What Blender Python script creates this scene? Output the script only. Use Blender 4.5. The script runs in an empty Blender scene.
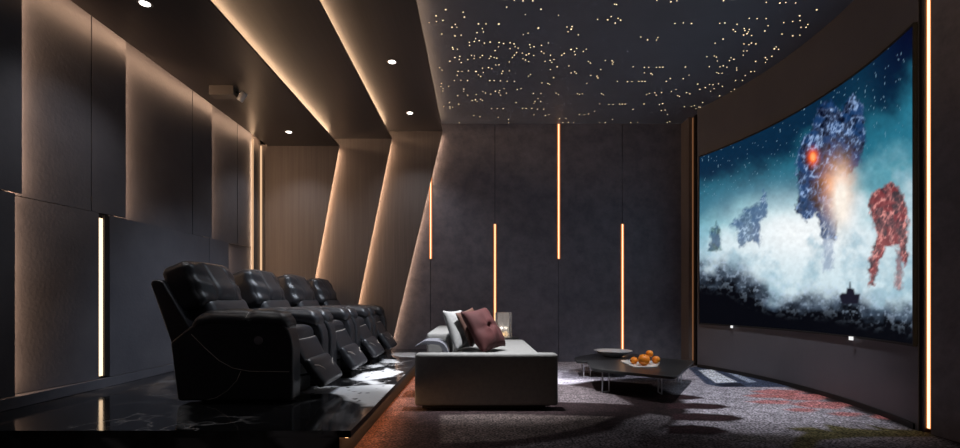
import bpy, bmesh, math, random
import numpy as np
from mathutils import Vector, Matrix, noise
random.seed(7)
SC = bpy.context.scene
C = SC.collection
PI = math.pi
EYE = 0.95          # eye height above the carpet
F = 480.0           # focal length in pixels of the 960 px frame
VX, VY = 477.0, 300.0

def gp(px, py, z=0.0):
    """point of a horizontal plane at height z seen at a photo pixel (used to measure the place)"""
    k = (py - VY) / (EYE - z)
    return ((px - VX) / k, F / k)

# ------------------------------------------------------------------ helpers
def rgb(r, g, b):
    def f(c):
        c /= 255.0
        return c / 12.92 if c <= 0.04045 else ((c + 0.055) / 1.055) ** 2.4
    return (f(r), f(g), f(b))

def mat(name, col, rough=0.5, metal=0.0, **kw):
    m = bpy.data.materials.new(name); m.use_nodes = True
    nt = m.node_tree; b = nt.nodes['Principled BSDF']
    b.inputs['Base Color'].default_value = (*col, 1)
    b.inputs['Roughness'].default_value = rough
    b.inputs['Metallic'].default_value = metal
    for k, v in kw.items():
        b.inputs[k.replace('_', ' ')].default_value = v
    return m

def N(m, kind, **kw):
    n = m.node_tree.nodes.new(kind)
    for k, v in kw.items():
        setattr(n, k, v)
    return n

def textured(name, c1, c2, scale=(1, 1, 1), nscale=4.0, rough=(0.5, 0.7), bump=0.1, metal=0.0, detail=8, bscale=None, ramp=(0.3, 0.7), **kw):
    """two-tone noise mottling with bump, in object coordinates"""
    m = mat(name, c1, rough[0], metal, **kw)
    nt = m.node_tree; L = nt.links; b = nt.nodes['Principled BSDF']
    tc = N(m, 'ShaderNodeTexCoord'); mp = N(m, 'ShaderNodeMapping')
    mp.inputs['Scale'].default_value = scale
    L.new(tc.outputs['Object'], mp.inputs['Vector'])
    n = N(m, 'ShaderNodeTexNoise'); n.inputs['Scale'].default_value = nscale; n.inputs['Detail'].default_value = detail
    n.inputs['Roughness'].default_value = 0.65
    L.new(mp.outputs['Vector'], n.inputs['Vector'])
    r = N(m, 'ShaderNodeValToRGB')
    r.color_ramp.elements[0].position = ramp[0]; r.color_ramp.elements[0].color = (*c1, 1)
    r.color_ramp.elements[1].position = ramp[1]; r.color_ramp.elements[1].color = (*c2, 1)
    L.new(n.outputs['Fac'], r.inputs['Fac']); L.new(r.outputs['Color'], b.inputs['Base Color'])
    mr = N(m, 'ShaderNodeMapRange'); mr.inputs['To Min'].default_value = rough[0]; mr.inputs['To Max'].default_value = rough[1]
    L.new(n.outputs['Fac'], mr.inputs['Value']); L.new(mr.outputs['Result'], b.inputs['Roughness'])
    if bump:
        n2 = N(m, 'ShaderNodeTexNoise'); n2.inputs['Scale'].default_value = bscale or nscale * 4; n2.inputs['Detail'].default_value = 6
        L.new(mp.outputs['Vector'], n2.inputs['Vector'])
        bp = N(m, 'ShaderNodeBump'); bp.inputs['Strength'].default_value = bump; bp.inputs['Distance'].default_value = 0.01
        L.new(n2.outputs['Fac'], bp.inputs['Height']); L.new(bp.outputs['Normal'], b.inputs['Normal'])
    return m

def emit(name, col, s):
    m = mat(name, (0, 0, 0), 0.5)
    b = m.node_tree.nodes['Principled BSDF']
    b.inputs['Emission Color'].default_value = (*col, 1)
    b.inputs['Emission Strength'].default_value = s
    return m

def obj(name, bm, m, parent=None, smooth=False, bevel=0, seg=3, sub=0):
    me = bpy.data.meshes.new(name)
    bmesh.ops.recalc_face_normals(bm, faces=bm.faces[:])
    bm.to_mesh(me); bm.free()
    me.materials.append(m)
    o = bpy.data.objects.new(name, me); C.objects.link(o)
    if parent is not None: o.parent = parent
    if smooth or bevel:
        me.polygons.foreach_set('use_smooth', [True] * len(me.polygons))
    if bevel:
        md = o.modifiers.new('bevel', 'BEVEL'); md.width = bevel; md.segments = seg; md.limit_method = 'ANGLE'; md.angle_limit = math.radians(35)
        md.harden_normals = True
    if sub:
        md = o.modifiers.new('sub', 'SUBSURF'); md.levels = sub; md.render_levels = sub
    return o

def thing(name, label, cat, loc=(0, 0, 0), rz=0, group=None):
    o = bpy.data.objects.new(name, None); C.objects.link(o)
    o.location = loc; o.rotation_euler = (0, 0, rz)
    o.empty_display_size = 0.1
    return tag(o, label, cat, group)

def tag(o, label, cat, group=None, kind=None):
    o['label'] = label; o['category'] = cat
    if group: o['group'] = group
    if kind: o['kind'] = kind
    return o

def struct(o, label=None):
    o['kind'] = 'structure'
    if label: o['label'] = label
    return o

def copy_tree(o, parent=None):
    c = o.copy(); C.objects.link(c)
    if parent is not None: c.parent = parent
    for ch in list(o.children): copy_tree(ch, c)
    return c

def box(x0, x1, y0, y1, z0, z1, bm=None):
    bm = bm or bmesh.new()
    v = [bm.verts.new(p) for p in ((x0, y0, z0), (x1, y0, z0), (x1, y1, z0), (x0, y1, z0), (x0, y0, z1), (x1, y0, z1), (x1, y1, z1), (x0, y1, z1))]
    for f in ((0, 3, 2, 1), (4, 5, 6, 7), (0, 1, 5, 4), (1, 2, 6, 5), (2, 3, 7, 6), (3, 0, 4, 7)):
        bm.faces.new([v[i] for i in f])
    return bm

def extrude_y(poly, y0, y1, bm=None):
    """closed XZ outline given thickness along Y"""
    bm = bm or bmesh.new()
    a = [bm.verts.new((x, y0, z)) for x, z in poly]
    b = [bm.verts.new((x, y1, z)) for x, z in poly]
    n = len(poly)
    bm.faces.new(a); bm.faces.new(b[::-1])
    for i in range(n):
        bm.faces.new((a[i], b[i], b[(i + 1) % n], a[(i + 1) % n]))
    return bm

def extrude_z(poly, z0, z1, bm=None):
    bm = bm or bmesh.new()
    a = [bm.verts.new((x, y, z0)) for x, y in poly]
    b = [bm.verts.new((x, y, z1)) for x, y in poly]
    n = len(poly)
    bm.faces.new(a[::-1]); bm.faces.new(b)
    for i in range(n):
        bm.faces.new((a[i], a[(i + 1) % n], b[(i + 1) % n], b[i]))
    return bm

def round_poly(pts, rs, seg=8):
    """round the corners of a polygon"""
    out = []
    n = len(pts)
    if not isinstance(rs, (list, tuple)): rs = [rs] * n
    for i in range(n):
        p = Vector(pts[i]); a = Vector(pts[i - 1]); b = Vector(pts[(i + 1) % n])
        r = min(rs[i], (a - p).length * 0.48, (b - p).length * 0.48)
        s = p + (a - p).normalized() * r; e = p + (b - p).normalized() * r
        for k in range(seg + 1):
            t = k / seg
            q = s * (1 - t) ** 2 + p * 2 * t * (1 - t) + e * t * t
            out.append((q.x, q.y))
    return out

def soft_box(size, r, n=10, fn=None, bm=None, M=None):
    """box with rounded edges and a dense surface; fn(p, unit) may deform each point"""
    bm = bm or bmesh.new()
    half = Vector(size) / 2
    r = min(r, min(half) * 0.999)
    inner = Vector([max(h - r, 0) for h in half])
    cache = {}
    def vert(u):
        key = tuple(round(c, 5) for c in u)
        if key in cache: return cache[key]
        P = Vector([u[i] * half[i] for i in range(3)])
        c = Vector([max(-inner[i], min(inner[i], P[i])) for i in range(3)])
        d = P - c
        if d.length > 1e-9: P = c + d.normalized() * r
        if fn: P = Vector(fn(P, u))
        if M is not None: P = M @ P
        cache[key] = bm.verts.new(P)
        return cache[key]
    # spacing denser near the edges
    def g(k):
        t = -1 + 2 * k / n
        return math.sin(t * PI / 2) * 0.6 + t * 0.4
    ts = [g(k) for k in range(n + 1)]
    for ax in range(3):
        for s in (-1, 1):
            for i in range(n):
                for j in range(n):
                    q = []
                    for a, b in ((i, j), (i + 1, j), (i + 1, j + 1), (i, j + 1)):
                        u = [0, 0, 0]; u[ax] = s; u[(ax + 1) % 3] = ts[a]; u[(ax + 2) % 3] = ts[b]
                        q.append(vert(u))
                    if s < 0: q = q[::-1]
                    try: bm.faces.new(q)
                    except ValueError: pass
    return bm

def tube(pts, r, n=8, bm=None, closed=False):
    bm = bm or bmesh.new()
    pts = [Vector(p) for p in pts]
    rings = []
    up = Vector((0.0, 0.1, 1)).normalized()
    m = len(pts)
    for i, p in enumerate(pts):
        a = pts[(i - 1) % m] if (i > 0 or closed) else pts[i]
        b = pts[(i + 1) % m] if (i < m - 1 or closed) else pts[i]
        t = (b - a).normalized()
        x = t.cross(up)
        if x.length < 1e-3: x = t.cross(Vector((1, 0, 0)))
        x.normalize(); y = x.cross(t)
        rr = r[i] if isinstance(r, (list, tuple)) else r
        rings.append([bm.verts.new(p + (x * math.cos(2 * PI * k / n) + y * math.sin(2 * PI * k / n)) * rr) for k in range(n)])
    for i in range(m if closed else m - 1):
        A, B = rings[i], rings[(i + 1) % m]
        for k in range(n):
            bm.faces.new((A[k], A[(k + 1) % n], B[(k + 1) % n], B[k]))
    if not closed:
        bm.faces.new(rings[0][::-1]); bm.faces.new(rings[-1])
    return bm

def lathe(prof, n=40, bm=None, loc=(0, 0, 0), cap=True):
    bm = bm or bmesh.new()
    rings = []
    for r, z in prof:
        if r < 1e-6: rings.append([bm.verts.new((loc[0], loc[1], loc[2] + z))] * n)
        else: rings.append([bm.verts.new((loc[0] + r * math.cos(2 * PI * k / n), loc[1] + r * math.sin(2 * PI * k / n), loc[2] + z)) for k in range(n)])
    for a, b in zip(rings, rings[1:]):
        for k in range(n):
            q = [a[k], a[(k + 1) % n], b[(k + 1) % n], b[k]]
            u = []
            for v in q:
                if v not in u: u.append(v)
            if len(u) > 2:
                try: bm.faces.new(u)
                except ValueError: pass
    if cap:
        for rg in (rings[0], rings[-1]):
            if len(set(rg)) > 2:
                try: bm.faces.new(rg)
                except ValueError: pass
    return bm

def area(name, loc, sx, sy, direction, col, power, up='Y', spread=180):
    l = bpy.data.lights.new(name, 'AREA'); l.shape = 'RECTANGLE'; l.size = sx; l.size_y = sy
    l.color = col; l.energy = power; l.spread = math.radians(spread)
    o = bpy.data.objects.new(name, l); C.objects.link(o); o.location = loc
    o.rotation_euler = Vector(direction).to_track_quat('-Z', up).to_euler()
    return o

def strip(name, a, b, w, direction, col, power, spread=180):
    """a long thin lamp between the points a and b shining along direction"""
    a = Vector(a); b = Vector(b); d = Vector(direction).normalized()
    x = (b - a).normalized(); z = -d; z = (z - x * z.dot(x)).normalized(); y = z.cross(x)
    l = bpy.data.lights.new(name, 'AREA'); l.shape = 'RECTANGLE'; l.size = (b - a).length; l.size_y = w
    l.color = col; l.energy = power; l.spread = math.radians(spread)
    o = bpy.data.objects.new(name, l); C.objects.link(o)
    M = Matrix((x, y, z)).transposed().to_4x4(); M.translation = (a + b) / 2
    o.matrix_world = M
    return o

def fbm(x, y, s, seed=0, octs=4):
    """smooth value noise in numpy"""
    rs = np.random.RandomState(seed)
    G = rs.rand(256, 256)
    out = np.zeros_like(x); amp = 1.0; tot = 0
    for o in range(octs):
        xs = x * s * 2 ** o + 17.3 * o; ys = y * s * 2 ** o + 9.1 * o
        xi = np.floor(xs).astype(int); yi = np.floor(ys).astype(int)
        fx = xs - xi; fy = ys - yi
        fx = fx * fx * (3 - 2 * fx); fy = fy * fy * (3 - 2 * fy)
        g = lambda a, b: G[a % 256, b % 256]
        v = (g(xi, yi) * (1 - fx) + g(xi + 1, yi) * fx) * (1 - fy) + (g(xi, yi + 1) * (1 - fx) + g(xi + 1, yi + 1) * fx) * fy
        out += v * amp; tot += amp; amp *= 0.55
    return out / tot

def inside(X, Y, poly, soft=0.0):
    """mask of the points inside a polygon, feathered by soft"""
    n = len(poly); m = np.zeros(X.shape, bool); dmin = np.full(X.shape, 1e9)
    for i in range(n):
        x0, y0 = poly[i]; x1, y1 = poly[(i + 1) % n]
        c = ((y0 > Y) != (y1 > Y))
        with np.errstate(divide='ignore', invalid='ignore'):
            xi = (x1 - x0) * (Y - y0) / (y1 - y0 if y1 != y0 else 1e-9) + x0
        m ^= c & (X < xi)
        if soft:
            L2 = (x1 - x0) ** 2 + (y1 - y0) ** 2 + 1e-12
            t = np.clip(((X - x0) * (x1 - x0) + (Y - y0) * (y1 - y0)) / L2, 0, 1)
            dmin = np.minimum(dmin, np.hypot(X - x0 - t * (x1 - x0), Y - y0 - t * (y1 - y0)))
    if not soft: return m.astype(float)
    return np.clip(0.5 + np.where(m, dmin, -dmin) / soft * 0.5, 0, 1)

def grid_mesh(name, P, col, m, parent=None):
    """a grid of points P[i,j] with a colour per point"""
    a, b = P.shape[:2]
    me = bpy.data.meshes.new(name)
    idx = np.arange(a * b).reshape(a, b)
    q = np.stack([idx[:-1, :-1], idx[1:, :-1], idx[1:, 1:], idx[:-1, 1:]], -1).reshape(-1, 4)
    me.vertices.add(a * b); me.vertices.foreach_set('co', P.reshape(-1).astype(np.float32))
    me.loops.add(q.size); me.loops.foreach_set('vertex_index', q.reshape(-1).astype(np.int32))
    me.polygons.add(len(q)); me.polygons.foreach_set('loop_start', (np.arange(len(q)) * 4).astype(np.int32))
    me.update(calc_edges=True)
    at = me.color_attributes.new('pattern', 'FLOAT_COLOR', 'POINT')
    c4 = np.ones((a * b, 4), np.float32); c4[:, :3] = col.reshape(-1, 3)
    at.data.foreach_set('color', c4.reshape(-1))
    me.materials.append(m)
    me.polygons.foreach_set('use_smooth', [True] * len(me.polygons))
    o = bpy.data.objects.new(name, me); C.objects.link(o)
    if parent is not None: o.parent = parent
    return o

def mix(c, col, k):
    return c * (1 - k[..., None]) + np.array(col) * k[..., None]

# ------------------------------------------------------------------ materials
concrete = textured('concrete', rgb(92, 93, 106), rgb(124, 122, 133), nscale=7, rough=(0.55, 0.8), bump=0.35, bscale=26)
panel_grey = textured('grey_panel', rgb(76, 76, 84), rgb(98, 97, 104), nscale=1.6, rough=(0.5, 0.75), bump=0.2, bscale=40)
wood = textured('brown_wood', rgb(94, 87, 86), rgb(114, 106, 104), scale=(26, 26, 0.6), nscale=1.3, rough=(0.45, 0.6), bump=0.05)
ceil_m = textured('ceiling_lacquer', rgb(62, 59, 60), rgb(73, 69, 70), scale=(18, 0.5, 1), nscale=1.2, rough=(0.3, 0.42), bump=0.02)
star_m = textured('star_ceiling', rgb(104, 108, 120), rgb(114, 118, 132), nscale=1.0, rough=(0.5, 0.6), bump=0.0)
screen_wall_m = textured('curved_wall_paint', rgb(82, 82, 90), rgb(92, 91, 99), nscale=2.0, rough=(0.45, 0.6), bump=0.05)
bronze = mat('bronze_trim', rgb(150, 105, 78), 0.4, 0.6)
dark_metal = mat('dark_metal', rgb(40, 40, 44), 0.35, 0.7)
black = mat('matt_black', (0.008, 0.008, 0.009), 0.6)
leather = textured('black_leather', (0.018, 0.018, 0.021), (0.028, 0.028, 0.033), nscale=5, rough=(0.34, 0.44), bump=0.12, bscale=160)
leather.node_tree.nodes['Principled BSDF'].inputs['Specular IOR Level'].default_value = 0.75
thread = mat('pale_thread', rgb(190, 180, 170), 0.7)
sofa_m = textured('light_grey_fabric', rgb(102, 102, 101), rgb(114, 114, 112), nscale=30, rough=(0.85, 0.95), bump=0.15, bscale=300)
cush_grey = textured('ribbed_grey_fabric', rgb(120, 121, 121), rgb(138, 139, 139), nscale=30, rough=(0.85, 0.95), bump=0.2, bscale=200)
red_m = textured('red_velvet', rgb(48, 9, 10), rgb(64, 14, 14), nscale=3, rough=(0.8, 0.9), bump=0.1, bscale=60)
brown_m = textured('brown_satin', rgb(62, 40, 34), rgb(84, 58, 48), nscale=6, rough=(0.45, 0.6), bump=0.1)
chrome = mat('chrome', (0.75, 0.75, 0.78), 0.12, 1.0)
black_stone = textured('black_stone', (0.012, 0.012, 0.013), (0.03, 0.03, 0.031), nscale=3, rough=(0.25, 0.35), bump=0.0)
tray_m = mat('grey_leather_tray', rgb(96, 98, 106), 0.45)
led_core = emit('led_core', (1.0, 0.70, 0.40), 2.2)
led_edge = emit('led_edge', (1.0, 0.27, 0.05), 0.8)
lamp_disc = emit('lamp_disc', (1.0, 0.93, 0.85), 9.0)
star_e = emit('fibre_point', (1.0, 0.74, 0.42), 2.6)
WARM = (1.0, 0.62, 0.37)
COVE = (1.0, 0.64, 0.38)

# ------------------------------------------------------------------ the room
L, DB, H = 3.19, 7.36, 3.65
Z1, Z2, Z3 = 3.235, 3.37, 3.51           # undersides of the three stepped ceiling bands
E1, E2, E3 = -2.047, -1.28, -0.52        # their lower edges
Y0 = -1.6                                # wall behind the camera
PZ = 0.20                                # platform height
PE = -0.725                              # platform edge
PF = 2.757                               # platform front

# carpeted floor, pattern woven into it
def carpet():
    nx, ny = 400, 420
    xs = np.linspace(-1.2, 3.72, nx); ys = np.linspace(2.2, 7.45, ny)
    X, Y = np.meshgrid(xs, ys, indexing='ij')
    W = 0.05 * (fbm(X, Y, 2.0, 3) - 0.5); V = 0.05 * (fbm(X, Y, 2.0, 4) - 0.5)
    Xw, Yw = X + W, Y + V
    fine = fbm(X, Y, 22, 5, 3); mid = fbm(X, Y, 3, 6)
    col = np.zeros(X.shape + (3,)); col[:] = rgb(44, 33, 35)
    col = mix(col, rgb(66, 54, 56), np.clip((mid - 0.5) * 3, 0, 1) * 0.6)
    def P(pts): return [gp(*p) for p in pts]
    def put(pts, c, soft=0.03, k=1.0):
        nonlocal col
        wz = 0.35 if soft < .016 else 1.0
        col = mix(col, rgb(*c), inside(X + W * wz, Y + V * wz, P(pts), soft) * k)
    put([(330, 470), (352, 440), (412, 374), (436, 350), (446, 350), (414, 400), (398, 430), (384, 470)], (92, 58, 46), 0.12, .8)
    # pale speckled field on the screen side
    put([(688, 368), (716, 362), (800, 392), (925, 434), (960, 446), (990, 470), (560, 470), (500, 452), (600, 438), (655, 425), (688, 405), (668, 396), (655, 388), (560, 385), (470, 388), (470, 366), (575, 361), (600, 366)], (176, 171, 182), 0.05)
    put([(500, 470), (560, 446), (640, 428), (700, 440), (860, 448), (960, 442), (1000, 480)], (66, 58, 62), 0.2, 0.85)
    # dark medallion
    put([(560, 386), (600, 380), (650, 384), (680, 396), (690, 412), (672, 428), (640, 436), (600, 430), (560, 412), (545, 400)], (34, 23, 25), 0.04)
    put([(556, 384), (585, 387), (610, 393), (634, 405), (600, 403), (556, 402)], (92, 84, 87), 0.02)
    put([(440, 415), (520, 414), (613, 417), (590, 426), (556, 434), (510, 441), (440, 443)], (86, 76, 74), 0.02)
    put([(440, 452), (510, 447), (565, 440), (610, 431), (628, 420), (650, 414), (676, 418), (655, 432), (600, 445), (560, 470), (440, 470)], (104, 98, 103), 0.03)
    put([(640, 438), (700, 428), (760, 436), (730, 446), (640, 452)], (78, 66, 68), 0.05, .7)
    # pointed petals
    for a, b, y0, h in ((655, 706, 397, 2.6), (668, 732, 406, 3.2), (672, 745, 417, 4.2), (668, 730, 430, 5.2)):
        put([(a, y0 - h * .7), (a + 25, y0 - h), (b - 12, y0 - h * .5), (b, y0 + h * .4), (b - 15, y0 + h), (a, y0 + h * .8)], (50, 32, 36), 0.02)
    # blue and white bars
    put([(688, 368), (700, 366), (770, 380), (790, 387), (720, 387), (706, 384)], (70, 80, 104), 0.015)
    put([(698, 370), (712, 369.5), (737, 382), (716, 383)], (232, 238, 250), 0.012)
    put([(722, 370), (731, 371.5), (757, 382), (748, 382.5)], (170, 182, 205), 0.012)
    put([(716, 384), (740, 383), (745, 386), (724, 387)], (38, 40, 52), 0.01)
    put([(690, 364), (706, 362), (760, 373), (735, 371)], (182, 140, 132), 0.02)
    # coral petals
    for x, y, a, w, h in ((778, 392, 0, 26, 3), (765, 396, 0, 22, 2.2), (800, 397, 0, 30, 4), (770, 402, 0, 24, 2.2), (820, 405, 0, 30, 4), (800, 410, 0, 16, 2), (845, 414, 0, 18, 2.2), (883, 417, 0, 14, 2.4)):
        put([(x - w, y - h * .2), (x - w * .3, y - h), (x + w * .7, y - h * .6), (x + w, y), (x + w * .6, y + h), (x - w * .4, y + h * .7)], (196, 118, 116), 0.03, .85)
    # olive branch
    put([(790, 450), (796, 438), (806, 432), (784, 428), (812, 427), (830, 431), (824, 424), (850, 428), (880, 430), (866, 424), (890, 429), (930, 431), (932, 437), (860, 437), (822, 440), (815, 452)], (118, 112, 78), 0.02)
    put([(740, 436), (790, 434), (800, 440), (790, 446), (740, 441)], (100, 92, 80), 0.05, .6)
    # soft grey stripe across the far carpet
    put([(560, 372), (640, 374), (700, 380), (640, 382), (560, 378)], (98, 94, 106), 0.05, .8)
    col = col * (0.35 + 1.25 * fine[..., None])
    Pn = np.stack([X, Y, np.zeros_like(X)], -1)
    m = mat('carpet', (0.1, 0.1, 0.1), 0.95)
    nt = m.node_tree; b = nt.nodes['Principled BSDF']
    at = N(m, 'ShaderNodeAttribute', attribute_name='pattern')
    tc = N(m, 'ShaderNodeTexCoord'); n = N(m, 'ShaderNodeTexNoise'); n.inputs['Scale'].default_value = 60; n.inputs['Detail'].default_value = 3
    nt.links.new(tc.outputs['Object'], n.inputs['Vector'])
    mr = N(m, 'ShaderNodeMapRange'); mr.inputs['From Min'].default_value = 0.40; mr.inputs['From Max'].default_value = 0.62
    mr.inputs['To Min'].default_value = 0.25; mr.inputs['To Max'].default_value = 1.7
    nt.links.new(n.outputs['Fac'], mr.inputs['Value'])
    mm = N(m, 'ShaderNodeVectorMath', operation='SCALE')
    nt.links.new(at.outputs['Color'], mm.inputs[0]); nt.links.new(mr.outputs['Result'], mm.inputs['Scale'])
    nt.links.new(mm.outputs['Vector'], b.inputs['Base Color'])
    bp = N(m, 'ShaderNodeBump'); bp.inputs['Strength'].default_value = 0.6; bp.inputs['Distance'].default_value = 0.008
    nt.links.new(n.outputs['Fac'], bp.inputs['Height']); nt.links.new(bp.outputs['Normal'], b.inputs['Normal'])
    b.inputs['Specular IOR Level'].default_value = 0.15
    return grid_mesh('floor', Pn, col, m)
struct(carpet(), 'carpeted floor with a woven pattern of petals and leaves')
sub_m = textured('subfloor', rgb(60, 48, 48), rgb(80, 66, 64), nscale=3, rough=(0.9, 0.95), bump=0.2)
struct(obj('floor', box(-3.6, 3.8, Y0, DB + .1, -0.12, -0.004), sub_m))

# concrete wall at the back: five tall slabs with dark joints
bm = bmesh.new()
joints = [-1.70, -0.71, 0.276, 1.252, 2.229, 3.16]
for a, b in zip(joints, joints[1:]):
    box(a + 0.004, b - 0.004, DB, DB + 0.03, -0.002, H + 0.06, bm)
struct(obj('wall_back', bm, concrete, bevel=0.002, seg=1), 'dark concrete wall of tall slabs')
struct(obj('wall_back', box(-3.6, 3.8, DB + 0.031, DB + 0.12, -0.1, 4.1), black))

# slanted wood-clad bands that fold from ceiling to wall, each behind the next
def band(n, yf, zc, top, bot, xl_top, xl_bot):
    # wall leaf with a leaning right edge
    xw = -3.30 if n == 1 else xl_top
    poly = [(xl_bot, 0.0), (bot, 0.0), (top, zc), (top, zc + 0.02), (xw, zc + 0.02)]
    t = struct(obj('trim_%d' % n, extrude_y(poly, yf, yf + 0.02), wood), 'leaning brown wood wall panel with a lit edge')
    c = struct(obj('ceiling', box(xl_top, top, Y0, yf, zc, zc + 0.02), ceil_m), 'stepped dark ceiling band')
    return t
band(1, 7.12, Z1, E1, -2.64, -3.10, -3.30)
band(2, 7.20, Z2, E2, -1.965, E1 - 0.40, -3.0)
band(3, 7.28, Z3, E3, -1.36, E2 - 0.40, -2.4)
struct(obj('ceiling', box(E3 - 0.40, 3.75, Y0, DB + .03, H, H + 0.05), star_m), 'dark ceiling set with fibre lights')
struct(obj('ceiling', box(-3.6, 3.8, Y0, DB + .1, 4.0, 4.1), black))

# cove lamps above every band edge and behind every leaning edge
for k, (e, z, zn, yf) in enumerate(((E1, Z1, Z2, 7.12), (E2, Z2, Z3, 7.20), (E3, Z3, H, 7.28))):
    q = (0.15, 0.10, 0.06)[k]
    strip('cove_lamp', (e - q, 1.2, z + 0.045), (e - q, yf - 0.0, z + 0.045), 0.03, (1, 0, 0.65), COVE, (15, 13, 4.5)[k])
for (top, zc, bot, yf, p) in ((E1, Z1, -2.64, 7.12, 5.0), (E2, Z2, -1.965, 7.20, 5.0), (E3, Z3, -1.36, 7.28, 3.2)):
    slope = (top - bot) / zc
    a = (bot + slope * .25 - 0.035, yf + 0.04, 0.25); b = (top - 0.035, yf + 0.04, zc - 0.03)
    strip('edge_lamp', a, b, 0.025, (1, 0.3, 0), WARM, p * 1.5)

# left wall: panels that start set back and end proud, lit from behind the step
def left_panels(n, segs, z0, z1, lit):
    for (ya, yb, xa, xb, seams) in segs:
        cuts = [ya] + seams + [yb]
        bm = bmesh.new()
        for a, b in zip(cuts, cuts[1:]):
            a2 = a + (0.006 if a != ya else 0); b2 = b - (0.006 if b != yb else 0)
            f = lambda y: xa + (xb - xa) * (y - ya) / (yb - ya)
            extrude_z([(f(a2), a2), (f(a2) - 0.015, a2), (f(b2) - 0.015, b2), (f(b2), b2)], z0, z1, bm)
        struct(obj('wall_left', bm, panel_grey), 'grey wall panel of the left wall')
XB, XF = -3.28, -3.19
ZM = 1.69
left_panels(1, [(Y0, 3.365, XB + .01, XF, [1.0, 2.2]), (3.33, 4.362, XB, XF, [4.01]), (4.33, 5.777, XB, XF, [5.42]), (5.745, 6.79, XB, XF, [6.45])], ZM + .004, 3.60, 1)
left_panels(2, [(Y0, 3.314, XB + .01, XF, [2.0]), (3.28, 4.05, XB, XF, []), (4.17, 6.17, XF, XF, [5.72]), (6.14, 6.79, XB, XF, [])], 0.285, ZM - .004, 1)
struct(obj('wall_left', box(-3.60, -3.315, Y0, DB + .1, -0.1, 4.0), black))
struct(obj('baseboard_left', box(-3.31, -3.185, PF, 7.10, PZ, 0.28), panel_grey, bevel=0.003, seg=1))
struct(obj('trim_4', box(-3.31, -3.215, 6.83, 7.115, PZ, 3.6), wood), 'brown wood strip in the far left corner')
for y, z0, z1, p in ((3.365, ZM + .02, 3.2, 5), (4.362, ZM + .02, 3.2, 5.5), (5.777, ZM + .02, 3.2, 4), (3.314, 0.30, ZM - .02, 3), (6.17, 0.30, ZM - .02, 2.4)):
    strip('panel_lamp', (-3.243, y - 0.012, z0), (-3.243, y - 0.012, z1), 0.02, (-0.55, 1, 0), WARM, p * 1.8)
strip('cove_lamp', (-3.085, 1.4, 3.285), (-3.085, 7.05, 3.285), 0.03, (-0.9, 0, -0.4), WARM, 14)

# right side: short return, groove, curved screen wall, return, near flat wall
CX, CY, R = 3.445 - 5.0, 5.03, 5.0
def arc_pt(Y, dr=0.0):
    t = math.asin((Y - CY) / R)
    return (CX + (R - dr) * math.cos(t), CY + (R - dr) * math.sin(t))
outer = [(arc_pt(3.48 + (6.80 - 3.48) * i / 48)) for i in range(49)]
poly = outer + [(3.8, 6.80), (3.8, 3.48)]
struct(obj('wall_right', extrude_z(poly, -0.002, H - .001), screen_wall_m), 'curved brown-grey wall around the screen')
bm = box(3.13, 3.5, 7.10, DB, -0.002, H - .001)
struct(obj('wall_right', bm, wood))
bm = box(3.19, 3.5, 6.98, 7.06, -0.002, H - .001); box(3.22, 3.5, 6.81, 6.98, -0.002, H - .001, bm)
struct(obj('trim_5', bm, dark_metal), 'dark jamb beside the screen wall')
struct(obj('trim_6', box(3.215, 3.5, 3.448, 3.475, -0.002, H - .001), mat('dark_jamb', rgb(58, 56, 60), 0.4), bevel=0.003, seg=1), 'dark jamb at the near end of the screen wall')
struct(obj('wall_right', box(3.215, 3.5, Y0, 3.40, -0.002, H - .001), concrete), 'dark concrete wall at the right edge')
struct(obj('wall_right', box(3.5, 3.8, Y0, DB + .1, -.1, 4.0), black))
struct(obj('wall_front', box(-3.6, 3.8, Y0 - .1, Y0, -.1, 4.1), mat('rear_wall', rgb(60, 58, 60), 0.7)))
bm = bmesh.new()   # low dark plinth under the screen wall
pl = [arc_pt(3.52 + (6.78 - 3.52) * i / 40, 0.012) for i in range(41)]
pl2 = [arc_pt(3.52 + (6.78 - 3.52) * i / 40, -0.01) for i in range(41)]
struct(obj('baseboard_right', extrude_z(pl + pl2[::-1], 0, 0.045, bm), black))

# ------------------------------------------------------------------ LED lines
def led(name, label, group, origin, axis, w, d, z0, z1, housing=None):
    """vertical light line; axis = outward normal ('-y' for the back wall, '+x', '-x' for the side walls)"""
    t = thing(name, label, 'wall light', origin, 0, group)
    def b(u0, u1, o0, o1, za, zb):
        if axis == '-y': return box(u0, u1, -o1, -o0, za, zb)
        if axis == '+x': return box(o0, o1, u0, u1, za, zb)
        return box(-o1, -o0, u0, u1, za, zb)
    obj('channel_glow', b(-w / 2, w / 2, 0.0, d * 0.6, 0, z1 - z0), led_edge, t)  # orange light on the channel sides, put in as a glowing box
    obj('light_line', b(-w * 0.16, w * 0.16, d * 0.6, d, 0.004, z1 - z0 - 0.004), led_core, t)
    return t
bl = 'LED lines in the joints of the back wall'
led('led_light_line', 'glowing vertical LED line partly hidden behind the leaning wood edge', bl, (-0.71, DB, 1.58), '-y', 0.042, 0.012, 1.58, 3.648)
led('led_light_line', 'glowing LED line rising behind the clear lamp and the sofa', bl, (0.276, DB, 0.06), '-y', 0.042, 0.012, 0.06, 2.115)
led('led_light_line', 'glowing LED line hanging from the ceiling in the middle of the back wall', bl, (1.252, DB, 1.58), '-y', 0.042, 0.012, 1.58, 3.648)
led('led_light_line', 'glowing LED line rising from floor behind the bowl on the table', bl, (2.229, DB, 0.06), '-y', 0.042, 0.012, 0.06, 2.115)
t = led('led_light_line', 'full-height LED line on the near side of the big curved screen', 'LED lines beside the screen', (3.235, 3.428, 0.03), '-x', 0.05, 0.012, 0.03, 3.64)
t = led('led_light_line', 'dim full-height LED line between back wall and curved screen', 'LED lines beside the screen', (3.185, 7.08, 0.01), '-x', 0.03, 0.006, 0.01, 3.64)
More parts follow.
